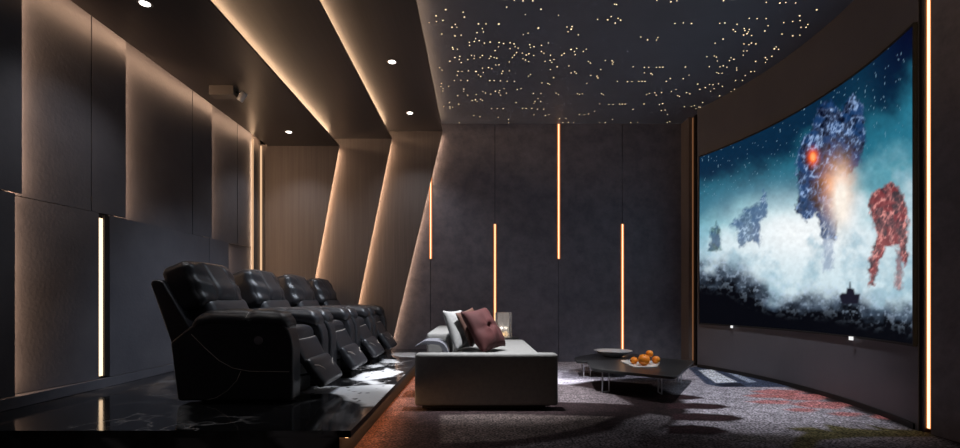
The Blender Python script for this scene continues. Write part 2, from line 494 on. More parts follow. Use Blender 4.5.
for c in t.children: c.data.materials[0] = emit('dim_led', (1.0, 0.45, 0.2), 0.18)
t = thing('led_wall_lamp', 'short upright LED lamp set in the lower grey wall panel', 'wall light', (-3.20, 4.05, 0.285))
obj('light_line', box(-0.01, 0.004, 0.006, 0.05, 0.02, 1.36), emit('led_soft', (1.0, 0.72, 0.46), 2.0), t)
obj('housing', box(-0.06, -0.012, 0.002, 0.118, 0.0, 1.40), black, t)
obj('black_fin', box(-0.012, 0.012, 0.06, 0.112, 0.01, 1.39), black, t)
cl = 'LED lines in the far left corner'
strip('corner_lamp', (-3.182, 6.792, .3), (-3.182, 6.792, 3.2), 0.01, (-0.3, -1, 0), WARM, 2.5)
t = thing('corner_light_line', 'slim LED line at the end of the grey wall panels', 'wall light', (-3.182, 6.796, 0.2), 0, cl)
obj('light_line', box(-0.01, 0.01, 0, 0.018, 0, 3.03), emit('led_corner', (1.0, 0.6, 0.34), 0.7), t)
t = thing('corner_light_line', 'slim LED line where the brown strip meets the back wood panel', 'wall light', (-3.195, 7.09, 0.2), 0, cl)
obj('light_line', box(-0.01, 0.01, 0, 0.022, 0, 3.03), emit('led_corner_far', (1.0, 0.62, 0.36), 0.9), t)

# ------------------------------------------------------------------ ceiling lamps
def downlight(x, y, z, label, power=20, angle=110, group='recessed ceiling downlights', col=(.97, .97, 1), blend=0.7, aim=None):
    t = thing('ceiling_downlight', label, 'ceiling light', (x, y, z), 0, group)
    obj('bezel', lathe([(0.036, -0.001), (0.052, -0.004), (0.056, 0.0), (0.052, 0.0)], 28, cap=False), mat('white_bezel', rgb(170, 165, 160), 0.4), t, smooth=True)
    obj('lamp_disc', lathe([(0, -0.002), (0.037, -0.002), (0.037, 0.0)], 28), lamp_disc, t)
    l = bpy.data.lights.new('downlight_beam', 'SPOT'); l.energy = power; l.spot_size = math.radians(angle); l.spot_blend = blend; l.color = col; l.shadow_soft_size = 0.04
    o = bpy.data.objects.new('downlight_beam', l); C.objects.link(o); o.location = (x, y, z - 0.02)
    if aim: o.rotation_euler = (Vector(aim) - Vector((x, y, z))).to_track_quat('-Z', 'Y').to_euler()
    return t
downlight(-2.56, 3.70, Z1, 'bright round downlight near the top left corner above the first recliner', 25)
downlight(-2.56, 6.53, Z1, 'bright round downlight on the lowest ceiling band near the wood wall', 25)
downlight(-0.914, 5.16, Z3, 'bright round downlight above platform edge, nearer of two beside star ceiling', 140, 80)
downlight(-0.918, 6.57, Z3, 'bright round downlight farther of two beside star ceiling, near back wall', 30)
# band rows continued above the frame, then unseen lamps added in the star ceiling
downlight(-0.915, 3.75, Z3, 'round downlight above the front of the platform', 8)
downlight(-2.56, 2.3, Z1, 'round downlight above the platform front corner', 8)
downlight(0.25, 4.27, H, 'added unseen downlight that brightens the sofa top', 1350, 50, aim=(0.12, 5.05, 0.4))  # added out of view to brighten the sofa top
downlight(2.3, 4.27, H, 'added unseen downlight that brightens the carpet before the screen', 300, 66, aim=(2.35, 5.3, 0))  # added lamp that lifts the far carpet by the screen
downlight(-0.25, 4.25, H, 'added unseen downlight above the platform edge aimed at the recliners', 300, 62, col=(.76, .86, 1), aim=(-2.0, 5.2, 0.7))  # cool helper beam added for the leather seats
downlight(1.2, 1.4, H, 'added unseen fill light behind the viewer in the middle', 5, 150, col=(.85, .92, 1))  # weak wide fill, added behind the camera

# surface box with a swivelling spot
t = thing('ceiling_spot_box', 'dark ceiling box with a small swivelling spotlight above recliners', 'spotlight', (-2.66, 5.16, Z1))
obj('box_body', box(-0.19, 0.07, -0.06, 0.06, -0.10, -0.001), mat('box_grey', rgb(98, 94, 92), 0.45), t, bevel=0.004)
j = obj('swivel_arm', tube([(0.07, 0, -0.05), (0.105, 0, -0.06), (0.12, 0, -0.075)], 0.010), chrome, t, smooth=True)
M = Matrix.Translation((0.135, 0, -0.10)) @ Matrix.Rotation(math.radians(35), 4, 'Y')
bm = lathe([(0, 0.055), (0.026, 0.055), (0.034, 0.04), (0.034, -0.05), (0.029, -0.055)], 24); bm.transform(M)
h = obj('spot_head', bm, mat('spot_grey', rgb(190, 194, 200), 0.35, 0.3), t, smooth=True)
bm = lathe([(0, 0.0), (0.028, 0.0), (0.028, 0.004), (0, 0.004)], 24, loc=(0, 0, -0.058)); bm.transform(M)
obj('lens', bm, mat('lens_glass', (0.6, 0.5, 0.45), 0.05, 0.6), h)

# ------------------------------------------------------------------ fibre stars
SA = "640,2,1 700,5,2 766,5,2 588,48,1 821,62,2 715,98,0 940,103,0 174,65,2 109,107,2 112,146,0 155,138,1 62,154,0 293,82,1 301,115,2 148,230,1 217,184,2 239,165,1 250,184,0 237,243,2 279,238,1 397,162,2 448,162,1 535,163,3 423,193,1 430,216,1 387,221,1 803,190,3 702,234,0 734,224,1 52,295,1 54,345,1 66,373,1 335,287,1 337,308,0 368,282,0 378,262,1 402,275,2 437,292,0 476,285,2 537,288,2 567,295,2 532,317,1 612,290,2 638,297,2 645,317,1 666,326,1 611,329,1 745,303,2 773,316,2 749,323,1 824,307,0 872,291,1 510,343,0 220,322,2 225,333,2 254,333,1 237,390,2 271,382,0 203,415,2 280,424,0 267,404,0 325,404,1 350,376,1 369,379,1 367,396,1 408,390,1 423,376,2 470,396,1 481,382,2 503,390,1 521,394,2 655,356,0 694,360,1 721,373,2 739,365,2 772,376,1 824,349,0 841,360,1 886,374,0 640,374,2 627,390,1 606,420,1 699,398,1 716,407,2 737,417,1 849,416,1 883,409,2 909,403,1 895,423,1"
SB = "133,25,1 149,40,1 79,62,0 115,140,2 92,140,1 145,132,0 142,152,1 106,173,0 156,167,0 156,183,1 195,150,1 258,50,2 285,50,1 253,76,1 328,46,1 380,50,3 395,73,1 412,83,2 424,28,1 430,57,1 465,24,2 487,32,1 514,6,1 536,5,2 562,48,2 555,64,0 606,46,1 233,112,1 277,109,1 323,112,2 474,112,2 503,112,0 546,114,0 592,117,1 641,117,1 750,71,1 736,82,1 885,37,1 931,19,2 907,93,2 827,128,1 868,132,2 880,139,1 298,170,0 297,186,1 256,215,2 323,211,0 381,207,1 427,188,1 445,196,0 480,204,2 512,185,3 541,180,0 535,194,0 546,211,0 570,168,1 586,197,0 660,173,0 685,167,1 770,200,0 821,200,1 376,243,3 388,252,1 354,247,0 411,239,1 424,248,1 200,261,0 263,272,2 161,288,1 203,290,0 204,301,1 221,293,1 652,261,0 801,234,1 780,254,0 773,267,1 818,254,0 485,302,1 524,302,1 565,302,2 696,301,1 720,301,0 759,301,0 798,306,0 840,306,1 366,348,1 407,357,1 531,361,1 774,345,1 851,349,0 875,344,1 266,398,0 269,417,1 601,377,0 601,398,1"
SC_ = "125,103,1 218,180,2 212,198,3 183,183,1 190,215,1 260,236,1 391,131,1 459,134,2 483,112,1 530,124,1 547,136,2 511,156,2 507,28,1 519,30,0 793,2,1 888,12,2 929,5,1 916,159,1 684,251,1 730,270,2 791,271,1 800,255,1 211,335,3 249,328,0 234,349,0 239,370,0 164,362,2 148,374,2 294,349,1 314,333,1 328,416,1 342,427,0 443,409,1 489,412,2 497,421,1 492,434,1"
SD = "196,13,1 211,60,0 236,53,2 246,64,1 345,76,1 387,82,2 393,94,2 412,37,1 318,131,1 633,18,1 708,23,2 738,22,1 790,22,1 813,21,2 834,21,2 710,59,1 753,64,2 762,71,1 525,117,1 594,120,2 624,118,1 671,117,0 693,117,2 713,117,2 857,117,2 884,98,0 109,198,1 126,207,1 253,201,1 268,206,0 288,202,1 418,201,0 430,208,1 724,208,1 743,199,0 779,195,0 789,211,0 825,193,2 892,186,1 923,173,1 406,270,1 468,274,1 495,273,0 540,272,1 558,272,2 577,272,2 706,271,2 811,274,0 832,269,3 27,307,1 849,312,2 824,315,0 631,307,0 370,320,0 267,342,0 300,345,1 329,339,0 60,344,1 38,349,0 132,371,0 176,370,0 155,397,0 192,396,0 229,397,1 403,397,1 443,397,2 491,376,1 615,397,0 663,395,1 865,342,1 880,390,0 864,397,1 818,409,1"
SE = "339,3,2 567,12,1 639,16,2 671,13,1 723,15,1 836,52,2 745,84,2 747,109,1 708,114,1 660,120,1 752,145,1 779,145,0 789,130,1 708,191,2 746,187,1 651,181,1 476,97,1 518,99,1 566,99,1 576,137,1 559,165,2 319,124,1 346,122,0 411,129,1 391,158,0 402,168,0 449,152,1 476,156,1 453,163,1 446,186,2 464,180,2 470,170,1 489,189,1 337,208,2 294,230,1 448,234,1 474,238,1 488,229,2 511,234,2 446,272,1 464,271,1 444,294,1 289,298,1 250,302,1 301,304,0 306,325,1 371,323,0 379,308,1 394,316,2 510,327,2 562,307,2 563,332,1 571,317,1 597,300,0 610,260,3 632,262,0 619,250,1 263,355,1 320,356,1 338,351,2 357,358,1 303,387,1 313,391,1 331,390,1 409,362,1 409,373,1 485,382,2 504,380,1 455,402,1 403,429,1 440,429,1 155,400,1 136,357,2 124,419,0 168,125,2 124,122,1"
SF = "735,128,2 746,156,2 775,147,2 798,130,1 816,132,2 822,152,1 803,166,1 845,127,0 866,140,0 851,191,2 912,167,1 931,156,0 936,109,1 593,168,0 675,174,2 692,180,2 628,190,0 638,194,0 663,248,0 701,248,0 717,243,0 725,258,1 741,250,1 748,252,0 761,227,0 797,236,2"
pts = []
for s, ox, oy, k in ((SA, 420, 0, 6.786), (SB, 420, 64, 6.786), (SC_, 540, 0, 6.786), (SD, 540, 64, 6.786), (SE, 660, 0, 5.333), (SF, 560, 60, 5.333)):
    for w in s.split():
        a, b, c = map(int, w.split(','))
        kk = (VY - (oy + b / k)) / (H - EYE)
        x, y = (ox + a / k - VX) / kk, F / kk
        if x < E3 + 0.02 or y > DB - 0.02: continue
        if any((x - q[0]) ** 2 + (y - q[1]) ** 2 < 0.016 ** 2 for q in pts): continue
        pts.append((x, y, c))
star_me = []
for r in (0.0036, 0.0050, 0.0068, 0.0090):
    bm = lathe([(0, -0.004), (r * 0.7, -0.003), (r, 0.0)], 8)
    me = bpy.data.meshes.new('fibre_point'); bm.to_mesh(me); bm.free(); me.materials.append(star_e); star_me.append(me)
pts.sort(key=lambda p: -p[2])
for x, y, c in pts[:298]:
    o = bpy.data.objects.new('fibre_optic_star', star_me[c]); C.objects.link(o); o.location = (x, y, H + .0005)
    tag(o, 'tiny glowing fibre-optic light point in the dark star ceiling', 'ceiling light', 'fibre-optic points of the star ceiling')
bm = bmesh.new()
for x, y, c in pts[298:]:
    lathe([(0, -0.004), (0.0039, -0.003), (0.0055, 0.0)], 8, bm, (x, y, H))
if len(pts) > 298:
    tag(obj('fibre_optic_stars', bm, star_e), 'scatter of the faintest fibre-optic light points in the star ceiling', 'ceiling light', kind='stuff')

# ------------------------------------------------------------------ marble platform
def marble_mat():
    m = mat('black_marble', (0.01, 0.01, 0.01), 0.09)
    nt = m.node_tree; b = nt.nodes['Principled BSDF']
    at = N(m, 'ShaderNodeAttribute', attribute_name='pattern')
    nt.links.new(at.outputs['Color'], b.inputs['Base Color'])
    b.inputs['Specular IOR Level'].default_value = 0.5
    return m
marble = marble_mat()
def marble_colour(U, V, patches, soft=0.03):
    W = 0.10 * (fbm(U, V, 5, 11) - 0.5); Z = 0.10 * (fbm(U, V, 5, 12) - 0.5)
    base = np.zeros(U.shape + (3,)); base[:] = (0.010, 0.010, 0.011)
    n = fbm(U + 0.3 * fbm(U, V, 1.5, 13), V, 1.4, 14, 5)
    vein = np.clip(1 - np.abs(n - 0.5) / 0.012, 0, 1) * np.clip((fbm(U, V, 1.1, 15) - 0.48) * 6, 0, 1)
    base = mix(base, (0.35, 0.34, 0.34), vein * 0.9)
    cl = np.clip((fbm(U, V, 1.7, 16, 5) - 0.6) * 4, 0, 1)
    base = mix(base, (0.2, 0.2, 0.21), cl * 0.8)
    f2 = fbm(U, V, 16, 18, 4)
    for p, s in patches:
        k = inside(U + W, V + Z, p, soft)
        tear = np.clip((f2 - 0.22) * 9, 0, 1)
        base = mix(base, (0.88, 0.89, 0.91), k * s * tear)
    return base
tp = thing('raised_platform', 'raised seating platform of glossy black marble with white patches', 'platform', (0, 0, 0))
nx, ny = 260, 460
X, Y = np.meshgrid(np.linspace(-3.30, PE, nx), np.linspace(PF, DB - .002, ny), indexing='ij')
def T(pl): return [gp(x, y, PZ) for x, y in pl]
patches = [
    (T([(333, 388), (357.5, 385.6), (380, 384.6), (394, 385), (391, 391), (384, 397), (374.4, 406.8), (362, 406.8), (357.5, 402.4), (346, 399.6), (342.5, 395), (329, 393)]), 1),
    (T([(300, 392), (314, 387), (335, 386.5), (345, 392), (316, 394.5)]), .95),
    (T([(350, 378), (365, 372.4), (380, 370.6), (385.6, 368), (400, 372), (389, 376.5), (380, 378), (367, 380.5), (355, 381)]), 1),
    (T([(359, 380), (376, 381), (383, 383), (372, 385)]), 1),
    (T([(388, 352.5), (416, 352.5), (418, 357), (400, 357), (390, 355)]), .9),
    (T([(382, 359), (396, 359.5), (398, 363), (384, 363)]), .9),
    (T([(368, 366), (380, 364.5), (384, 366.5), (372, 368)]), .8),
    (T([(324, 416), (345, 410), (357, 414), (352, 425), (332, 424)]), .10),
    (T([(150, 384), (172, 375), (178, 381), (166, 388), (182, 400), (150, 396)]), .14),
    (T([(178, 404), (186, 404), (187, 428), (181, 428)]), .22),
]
patches = patches
colr = marble_colour(X, Y, patches)
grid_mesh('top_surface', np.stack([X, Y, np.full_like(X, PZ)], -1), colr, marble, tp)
obj('slab_edge', box(-3.30, PE - 0.0, PF, DB - .002, PZ - 0.04, PZ - 0.0006), mat('slab_side', (0.012, 0.012, 0.013), 0.55), tp)
X, Z = np.meshgrid(np.linspace(-3.30, PE - 0.065, 240), np.linspace(0.0, PZ - 0.0405, 24), indexing='ij')
kf = 480 / PF
def TF(pl): return [((x - VX) / kf, EYE - (y - VY) / kf) for x, y in pl]
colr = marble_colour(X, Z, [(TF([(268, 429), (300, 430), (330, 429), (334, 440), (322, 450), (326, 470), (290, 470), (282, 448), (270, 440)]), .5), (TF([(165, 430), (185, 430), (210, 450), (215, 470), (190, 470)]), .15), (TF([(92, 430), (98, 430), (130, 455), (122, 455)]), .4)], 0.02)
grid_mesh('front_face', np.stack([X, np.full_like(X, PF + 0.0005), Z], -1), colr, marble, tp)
obj('riser', box(-3.30, PE - 0.065, PF + 0.001, DB - .002, 0, PZ - 0.0405), black, tp)
X, Z = np.meshgrid(np.linspace(-3.30, PE, 240), np.linspace(PZ - .04, PZ - 0.0005, 8), indexing='ij')
grid_mesh('front_lip', np.stack([X, np.full_like(X, PF - 0.0006), Z], -1), marble_colour(X, Z, [(TF([(268, 429), (334, 429), (334, 440), (268, 440)]), .5)], .02), marble, tp)
obj('light_strip', box(PE - 0.045, PE - 0.030, PF + 0.05, 7.3, PZ - 0.056, PZ - 0.044), emit('led_step', (1.0, 0.45, 0.2), 6.0), tp)
strip('step_lamp', (PE - 0.018, PF + 0.05, PZ - 0.046), (PE - 0.018, 7.3, PZ - 0.046), 0.012, (0.35, 0, -1), (1.0, 0.52, 0.26), 6)

# ------------------------------------------------------------------ recliners
def recliner():
    """faces +X; side arms along X; z measured from the platform"""
    t = thing('recliner_chair', '', 'recliner', (0, 0, 0))
    W = 0.43
    side = [(-0.385, 0.015), (0.452, 0.015), (0.452, 0.40), (0.443, 0.47), (0.42, 0.53), (0.385, 0.575), (0.33, 0.59), (-0.24, 0.59), (-0.33, 0.53), (-0.44, 0.44)]
    for s in (-1, 1):
        y0, y1 = (-W, -W + 0.17) if s < 0 else (W - 0.17, W)
        a = obj('armrest', extrude_y(side, y0, y1), leather, t, bevel=0.022, seg=4)
        def fn(P, u):
            x, y, z = P
            # plump pad: crown, pinched front, wrinkles
            z += 0.018 * (1 - u[0] ** 2) * (1 - u[1] ** 2)
            if u[0] > 0.45:
                k = (u[0] - 0.45) / 0.55
                z -= 0.03 * k * k
            if u[0] < -0.5:
                z -= 0.05 * ((-u[0] - 0.5) / 0.5) ** 2
            w = 0.004 * math.sin(x * 40 + 4 * u[1]) * (1 if u[2] > 0 else 0) * abs(u[0]) - 0.014 * math.exp(-((u[0] - 0.18) / 0.035) ** 2) * (1 if u[2] > 0 else 0)
            return (x, y * (1 + 0.02 * math.sin(x * 9)), z + w)
        M = Matrix.Translation((0.06, s * (W - 0.104), 0.600))
        p = obj('arm_pad', soft_box((0.72, 0.22, 0.13), 0.064, 30, fn, M=M), leather, a, smooth=True)
        # welt and pale stitches
        yy = s * (W + 0.003)
        st = tube([(-0.28, yy, 0.50), (-0.18, yy, 0.40), (-0.08, yy, 0.31), (0.02, yy, 0.255), (0.14, yy, 0.232), (0.43, yy, 0.228)], 0.0022, 5)
        tube([(0.08, yy, 0.235), (0.05, yy, 0.165), (-0.02, yy, 0.09), (-0.10, yy, 0.04), (-0.17, yy, 0.022)], 0.0018, 5, st)
        obj('seam_stitching', st, mat('dull_thread', rgb(200, 190, 185), 0.7), a)
        yc = s * (W - 0.10)
        st = tube([(0.375, yc - 0.09, 0.60), (0.395, yc - 0.05, 0.612), (0.40, yc, 0.615), (0.395, yc + 0.05, 0.612), (0.375, yc + 0.09, 0.60)], 0.0034, 5)
        tube([(0.12, yc - 0.115, 0.62), (0.12, yc - 0.06, 0.665), (0.12, yc + 0.06, 0.665), (0.12, yc + 0.115, 0.62)], 0.0016, 5, st)
        obj('pad_stitching', st, thread, p)
        # chrome-less control button on the outer side
        bmb = lathe([(0, 0.004), (0.026, 0.004), (0.033, 0.0), (0.033, -0.002)], 24)
        bmb.transform(Matrix.Translation((0.205, s * (W + 0.001), 0.455)) @ Matrix.Rotation(-s * PI / 2, 4, 'X'))
        obj('control_button', bmb, mat('button_grey', rgb(120, 114, 120), 0.5), a, smooth=True)
    # rear shell
    shell = [(-0.375, 0.03), (-0.30, 0.03), (-0.27, 0.5), (-0.50, 0.885), (-0.555, 0.90), (-0.588, 0.885), (-0.59, 0.86), (-0.44, 0.436)]
    obj('back_shell', extrude_y(shell, -W + 0.012, W - 0.012), leather, t, bevel=0.02, seg=3)
    # head cushion, leaning back
    lean = math.radians(-22)
    def head(P, u):
        x, y, z = P
        x += 0.045 * (1 - u[1] ** 2) * (1 - u[2] ** 2) * (1 if u[0] > 0 else 0.2)
        y *= 1 - 0.03 * max(0, u[2]) ** 2          # a little narrower at the top
        z += 0.012 * (1 - u[1] ** 2) * max(0, u[2])
        x += 0.03 * (1 - u[1] ** 2) * math.exp(-((u[2] + 0.45) / 0.4) ** 2) * (u[0] > 0)
        if u[0] > 0:
            for sy in (-0.40, 0.40):
                x -= 0.013 * math.exp(-((u[1] - sy) / 0.028) ** 2)          # sewn valleys
            x += 0.006 * math.sin(u[2] * 9 + u[1] * 5) * (abs(u[1]) > 0.5)     # puckers beside them
            if u[2] < -0.5: x += 0.02 * (-u[2] - 0.5)
        return (x, y, z)
    M = Matrix.Translation((-0.40, -0.045, 0.842)) @ Matrix.Rotation(lean, 4, 'Y')
    hc = obj('head_cushion', soft_box((0.22, 0.65, 0.37), 0.055, 44, head, M=M), leather, t, smooth=True)
    # lumbar cushion
    def lum(P, u):
        x, y, z = P
        x += 0.03 * (1 - u[1] ** 2) * (1 - u[2] ** 2) * (1 if u[0] > 0 else 0)
        return (x, y, z)
    M = Matrix.Translation((-0.285, 0, 0.60)) @ Matrix.Rotation(math.radians(-24), 4, 'Y')
    obj('lumbar_cushion', soft_box((0.22, 0.62, 0.30), 0.06, 16, lum, M=M), leather, t, smooth=True)
    # seat with rolled front
    def seat(P, u):
        x, y, z = P
        z += 0.025 * (1 - u[1] ** 2) * (1 if u[2] > 0 else 0) + (0.02 * max(0, u[0]) if u[2] > 0 else 0)
        return (x, y, z)
    M = Matrix.Translation((0.06, 0, 0.415))
    sc = obj('seat', soft_box((0.66, 0.52, 0.19), 0.07, 16, seat, M=M), leather, t, smooth=True)
    st = tube([(0.392, -0.24, 0.44), (0.397, -0.12, 0.437), (0.398, 0, 0.436), (0.397, 0.12, 0.437), (0.392, 0.24, 0.44)], 0.004, 5)
    obj('seat_stitching', st, thread, sc)
    obj('base_frame', box(-0.30, 0.34, -0.26, 0.26, 0.0, 0.30), black, t)
    # footrest: hinged flap and foot pad
    f = thing('footrest', '', '', (0, 0, 0)); del f['label']; del f['category']; f.parent = t
    bpy.data.objects.remove(f)
    M = Matrix.Translation((0.425, 0, 0.345)) @ Matrix.Rotation(math.radians(-26), 4, 'Y')
    fl = obj('footrest_flap', soft_box((0.05, 0.50, 0.20), 0.022, 10, M=M), leather, t, smooth=True)
    def pad(P, u):
        x, y, z = P
        if u[0] > 0: x += 0.018 * (1 - u[1] ** 2) * (1 - u[2] ** 2) - 0.012 * math.exp(-((u[2] - 0.25) / 0.08) ** 2)
        return (x, y, z)
    ang = math.atan2(0.146, 0.20)
    M = Matrix.Translation((0.54, 0, 0.185)) @ Matrix.Rotation(-ang, 4, 'Y')
    fp = obj('footrest_pad', soft_box((0.075, 0.50, 0.25), 0.032, 16, pad, M=M), leather, t, smooth=True)
    st = bmesh.new()
    for yy in (-0.14, 0.14):
        q = [M @ Vector((0.043, yy - 0.09 * (1 if yy < 0 else -1), 0.05)), M @ Vector((0.048, yy - .03 * (1 if yy < 0 else -1), 0.035)), M @ Vector((0.05, yy + .02 * (1 if yy < 0 else -1), 0.0)), M @ Vector((0.048, yy + .04 * (1 if yy < 0 else -1), -0.04))]
        tube(q, 0.0028, 5, st)
    obj('footrest_stitching', st, thread, fp)
    for sy in (-0.20, 0.20):
        obj('footrest_linkage', tube([(0.30, sy, 0.22), (0.40, sy, 0.16), (0.50, sy, 0.18)], 0.010, 6), dark_metal, t)
    if 0: lk = tube([(0.30, -0.20, 0.22), (0.40, -0.20, 0.16), (0.50, -0.20, 0.18)], 0.010, 6)
    return t
rc = recliner()
RX = -1.79
labels = ['black leather recliner nearest the viewer, its whole left side showing', 'black leather recliner second in the row, just behind the nearest one', 'black leather recliner third in the row, between second and farthest ones', 'black leather recliner farthest in the row, against the wood panelled back wall']
for i in range(4):
    o = rc if i == 0 else copy_tree(rc)
    o.location = (RX, 3.48 + 0.43 + 0.94 * i, PZ + .002)
    o['label'] = labels[i]; o['category'] = 'recliner'; o['group'] = 'recliners on the platform'

# ------------------------------------------------------------------ sofa
ts = thing('sofa', 'low light-grey fabric sofa with broad near end on the patterned carpet', 'sofa', (0.08, 5.3, 0))
def sp(name, x0, x1, y0, y1, z0, z1, r, m=sofa_m, parent=ts, n=16, crown=0.0):
    M = Matrix.Translation(((x0 + x1) / 2 - 0.08, (y0 + y1) / 2 - 5.3, (z0 + z1) / 2))
    fn = (lambda P, u: (P[0], P[1], P[2] + (crown * (1 - u[0] ** 2) * (1 - u[1] ** 2) if u[2] > 0 else 0))) if crown else None
    return obj(name, soft_box((x1 - x0, y1 - y0, z1 - z0), r, n, fn, M=M), m, parent, smooth=True)
sp('end_block', -0.535, 0.697, 4.12, 4.27, 0.042, 0.486, 0.02, n=24)
sp('seat_cushion', -0.25, 0.62, 4.275, 6.28, 0.16, 0.437, 0.045, crown=0.012)
sp('seat_base', -0.50, 0.60, 4.275, 6.30, 0.055, 0.25, 0.03)
sp('backrest', -0.525, -0.262, 4.98, 6.45, 0.06, 0.61, 0.035)
obj('plinth', box(-0.48 - .08, 0.60 - .08, 4.22 - 5.3, 6.25 - 5.3, 0.0, 0.045), black, ts)
# curved tray saddled over the seat side
prof = [(-0.60, 0.508), (-0.57, 0.526), (-0.53, 0.553), (-0.495, 0.563), (-0.42, 0.563), (-0.365, 0.556), (-0.32, 0.532), (-0.29, 0.49), (-0.275, 0.44)]
prof2 = [(x - (0.045 if i > 5 else 0.004), z - (0.034 if 1 < i < 6 else 0.006)) for i, (x, z) in enumerate(prof)]
bm = extrude_y([(x, z) for x, z in prof] + prof2[::-1], 4.62, 4.93)
tag(obj('curved_tray', bm, tray_m, smooth=False, bevel=0.002, seg=1), 'bent grey leather tray plate curving over the sofa behind its near end', 'tray')
C.objects['curved_tray'].location = (0, 0, -0.005)

# cushions
def cushion(size, t, n=26, tuft=0, ribs=0, seed=1):
    """square pillow lying in local XZ, thickness along Y"""
    bm = bmesh.new(); grid = {}
    for s in (-1, 1):
        for i in range(n + 1):
            for j in range(n + 1):
                u = -1 + 2 * i / n; v = -1 + 2 * j / n
                if s > 0 and (i in (0, n) or j in (0, n)):
                    grid[(s, i, j)] = grid[(-1, i, j)]; continue
                k = max(0.0, (1 - u ** 4) * (1 - v ** 4)) ** 0.5
                th = t * k * (0.75 + 0.25 * (1 - u * u) * (1 - v * v))
                pin = 1 - 0.07 * (1 - u * u) * v * v if False else 1
                x = u * size / 2 * (1 - 0.07 * (1 - v * v)); z = v * size / 2 * (1 - 0.07 * (1 - u * u))
                if tuft:
                    d = math.hypot(u, v); th -= t * 0.55 * math.exp(-(d / 0.13) ** 2)
                    a = math.atan2(v, u)
                    th -= t * 0.14 * (math.cos(4 * a) * 0.5 + 0.5) ** 6 * math.exp(-(d / 0.8) ** 2) * (d > 0.05)
                    th += t * 0.05 * math.sin(3 * a + 8 * d + seed)
                if ribs: th += 0.004 * math.cos(u * ribs * PI)
                th += t * 0.08 * noise.noise(Vector((u * 2 + seed, v * 2, s))) * k
                grid[(s, i, j)] = bm.verts.new((x, s * th / 2, z))
    for s in (-1, 1):
        for i in range(n):
            for j in range(n):
                q = [grid[(s, i, j)], grid[(s, i + 1, j)], grid[(s, i + 1, j + 1)], grid[(s, i, j + 1)]]
                if s > 0: q = q[::-1]
                try: bm.faces.new(q)
                except ValueError: pass
    return bm
def place(o, loc, rot):
    o.location = loc; o.rotation_euler = [math.radians(a) for a in rot]
grey = obj('grey_cushion', cushion(0.42, 0.13, ribs=9), cush_grey, smooth=True)
tag(grey, 'light grey ribbed cushion leaning on the sofa backrest behind the red one', 'cushion', 'cushions on the sofa')
brown = obj('brown_cushion', cushion(0.37, 0.08, seed=4), brown_m, smooth=True)
tag(brown, 'brown satin cushion peeking out above the red cushion', 'cushion', 'cushions on the sofa')
red = thing('red_cushion', 'dark red tufted cushion standing on the sofa seat in front', 'cushion', (0, 0, 0), 0, 'cushions on the sofa')
obj('cover', cushion(0.455, 0.19, tuft=1, seed=2), red_m, red, smooth=True)
bm = lathe([(0, 0.006), (0.010, 0.004), (0.014, 0), (0.010, -0.004)], 14); bm.transform(Matrix.Translation((0, -0.044, 0)) @ Matrix.Rotation(PI / 2, 4, 'X'))
obj('button', bm, red_m, red, smooth=True)
def orient(o, loc, normal, roll):
    """local -Y points along normal, local Z is up rolled by roll"""
    n = Vector(normal).normalized(); y = -n
    z = Vector((0, 0, 1)); z = (z - y * z.dot(y)).normalized(); x = y.cross(z)
    M = Matrix((x, y, z)).transposed().to_4x4() @ Matrix.Rotation(math.radians(roll), 4, 'Y')
    M.translation = loc
    o.matrix_world = M
orient(grey, (-0.185, 4.90, 0.65), (1, -0.42, 0.42), 0)
orient(brown, (-0.055, 4.885, 0.680), (0.85, -0.5, 0.42), -9)
orient(red, (0.07, 4.72, 0.662), (0.75, -0.5, 0.55), -5)

# side table with the clear lamp behind the sofa
st_ = thing('side_table', 'small dark side table behind the far end of the sofa', 'table', (0.37, 6.72, 0))
obj('table_top', lathe([(0, 0.405), (0.22, 0.405), (0.225, 0.41), (0.225, 0.42), (0.22, 0.425), (0, 0.425)], 40), black_stone, st_)
obj('stem', lathe([(0.02, 0.01), (0.02, 0.405)], 16), dark_metal, st_)
obj('base', lathe([(0, 0), (0.16, 0), (0.16, 0.012), (0, 0.012)], 32), dark_metal, st_)
tl = thing('glass_table_lamp', 'clear ribbed glass cylinder lamp glowing behind the red cushion', 'lamp', (0.37, 6.72, 0.4255))
bm = bmesh.new()
nn = 72
ri, ro = 0.104, 0.112
rings = [[], [], [], []]
for k in range(nn):
    a = 2 * PI * k / nn; rr = ro + 0.0035 * (1 if k % 2 else -1)
    for q, (r_, z_) in enumerate(((rr, 0.004), (rr, 0.35), (ri, 0.35), (ri, 0.012))):
        rings[q].append(bm.verts.new((r_ * math.cos(a), r_ * math.sin(a), z_)))
for q in range(3):
    for k in range(nn):
        bm.faces.new((rings[q][k], rings[q][(k + 1) % nn], rings[q + 1][(k + 1) % nn], rings[q + 1][k]))
bm.faces.new(rings[0][::-1]); bm.faces.new(rings[3])
gl = mat('ribbed_glass', (0.95, 0.95, 0.97), 0.2, 0.0, Transmission_Weight=0.8, IOR=1.35, Alpha=1.0)
obj('glass_shade', bm, gl, tl)
obj('candle_glow', lathe([(0, 0.02), (0.03, 0.02), (0.034, 0.04), (0.02, 0.075), (0, 0.09)], 20), emit('candle', (1.0, 0.62, 0.25), 2.5), tl, smooth=True)
pl_ = bpy.data.lights.new('lamp_bulb', 'POINT'); pl_.energy = 2.2; pl_.color = (1, .88, .75); pl_.shadow_soft_size = 0.02
plo = bpy.data.objects.new('lamp_bulb', pl_); C.objects.link(plo); plo.location = (0.37, 6.72, 0.56)

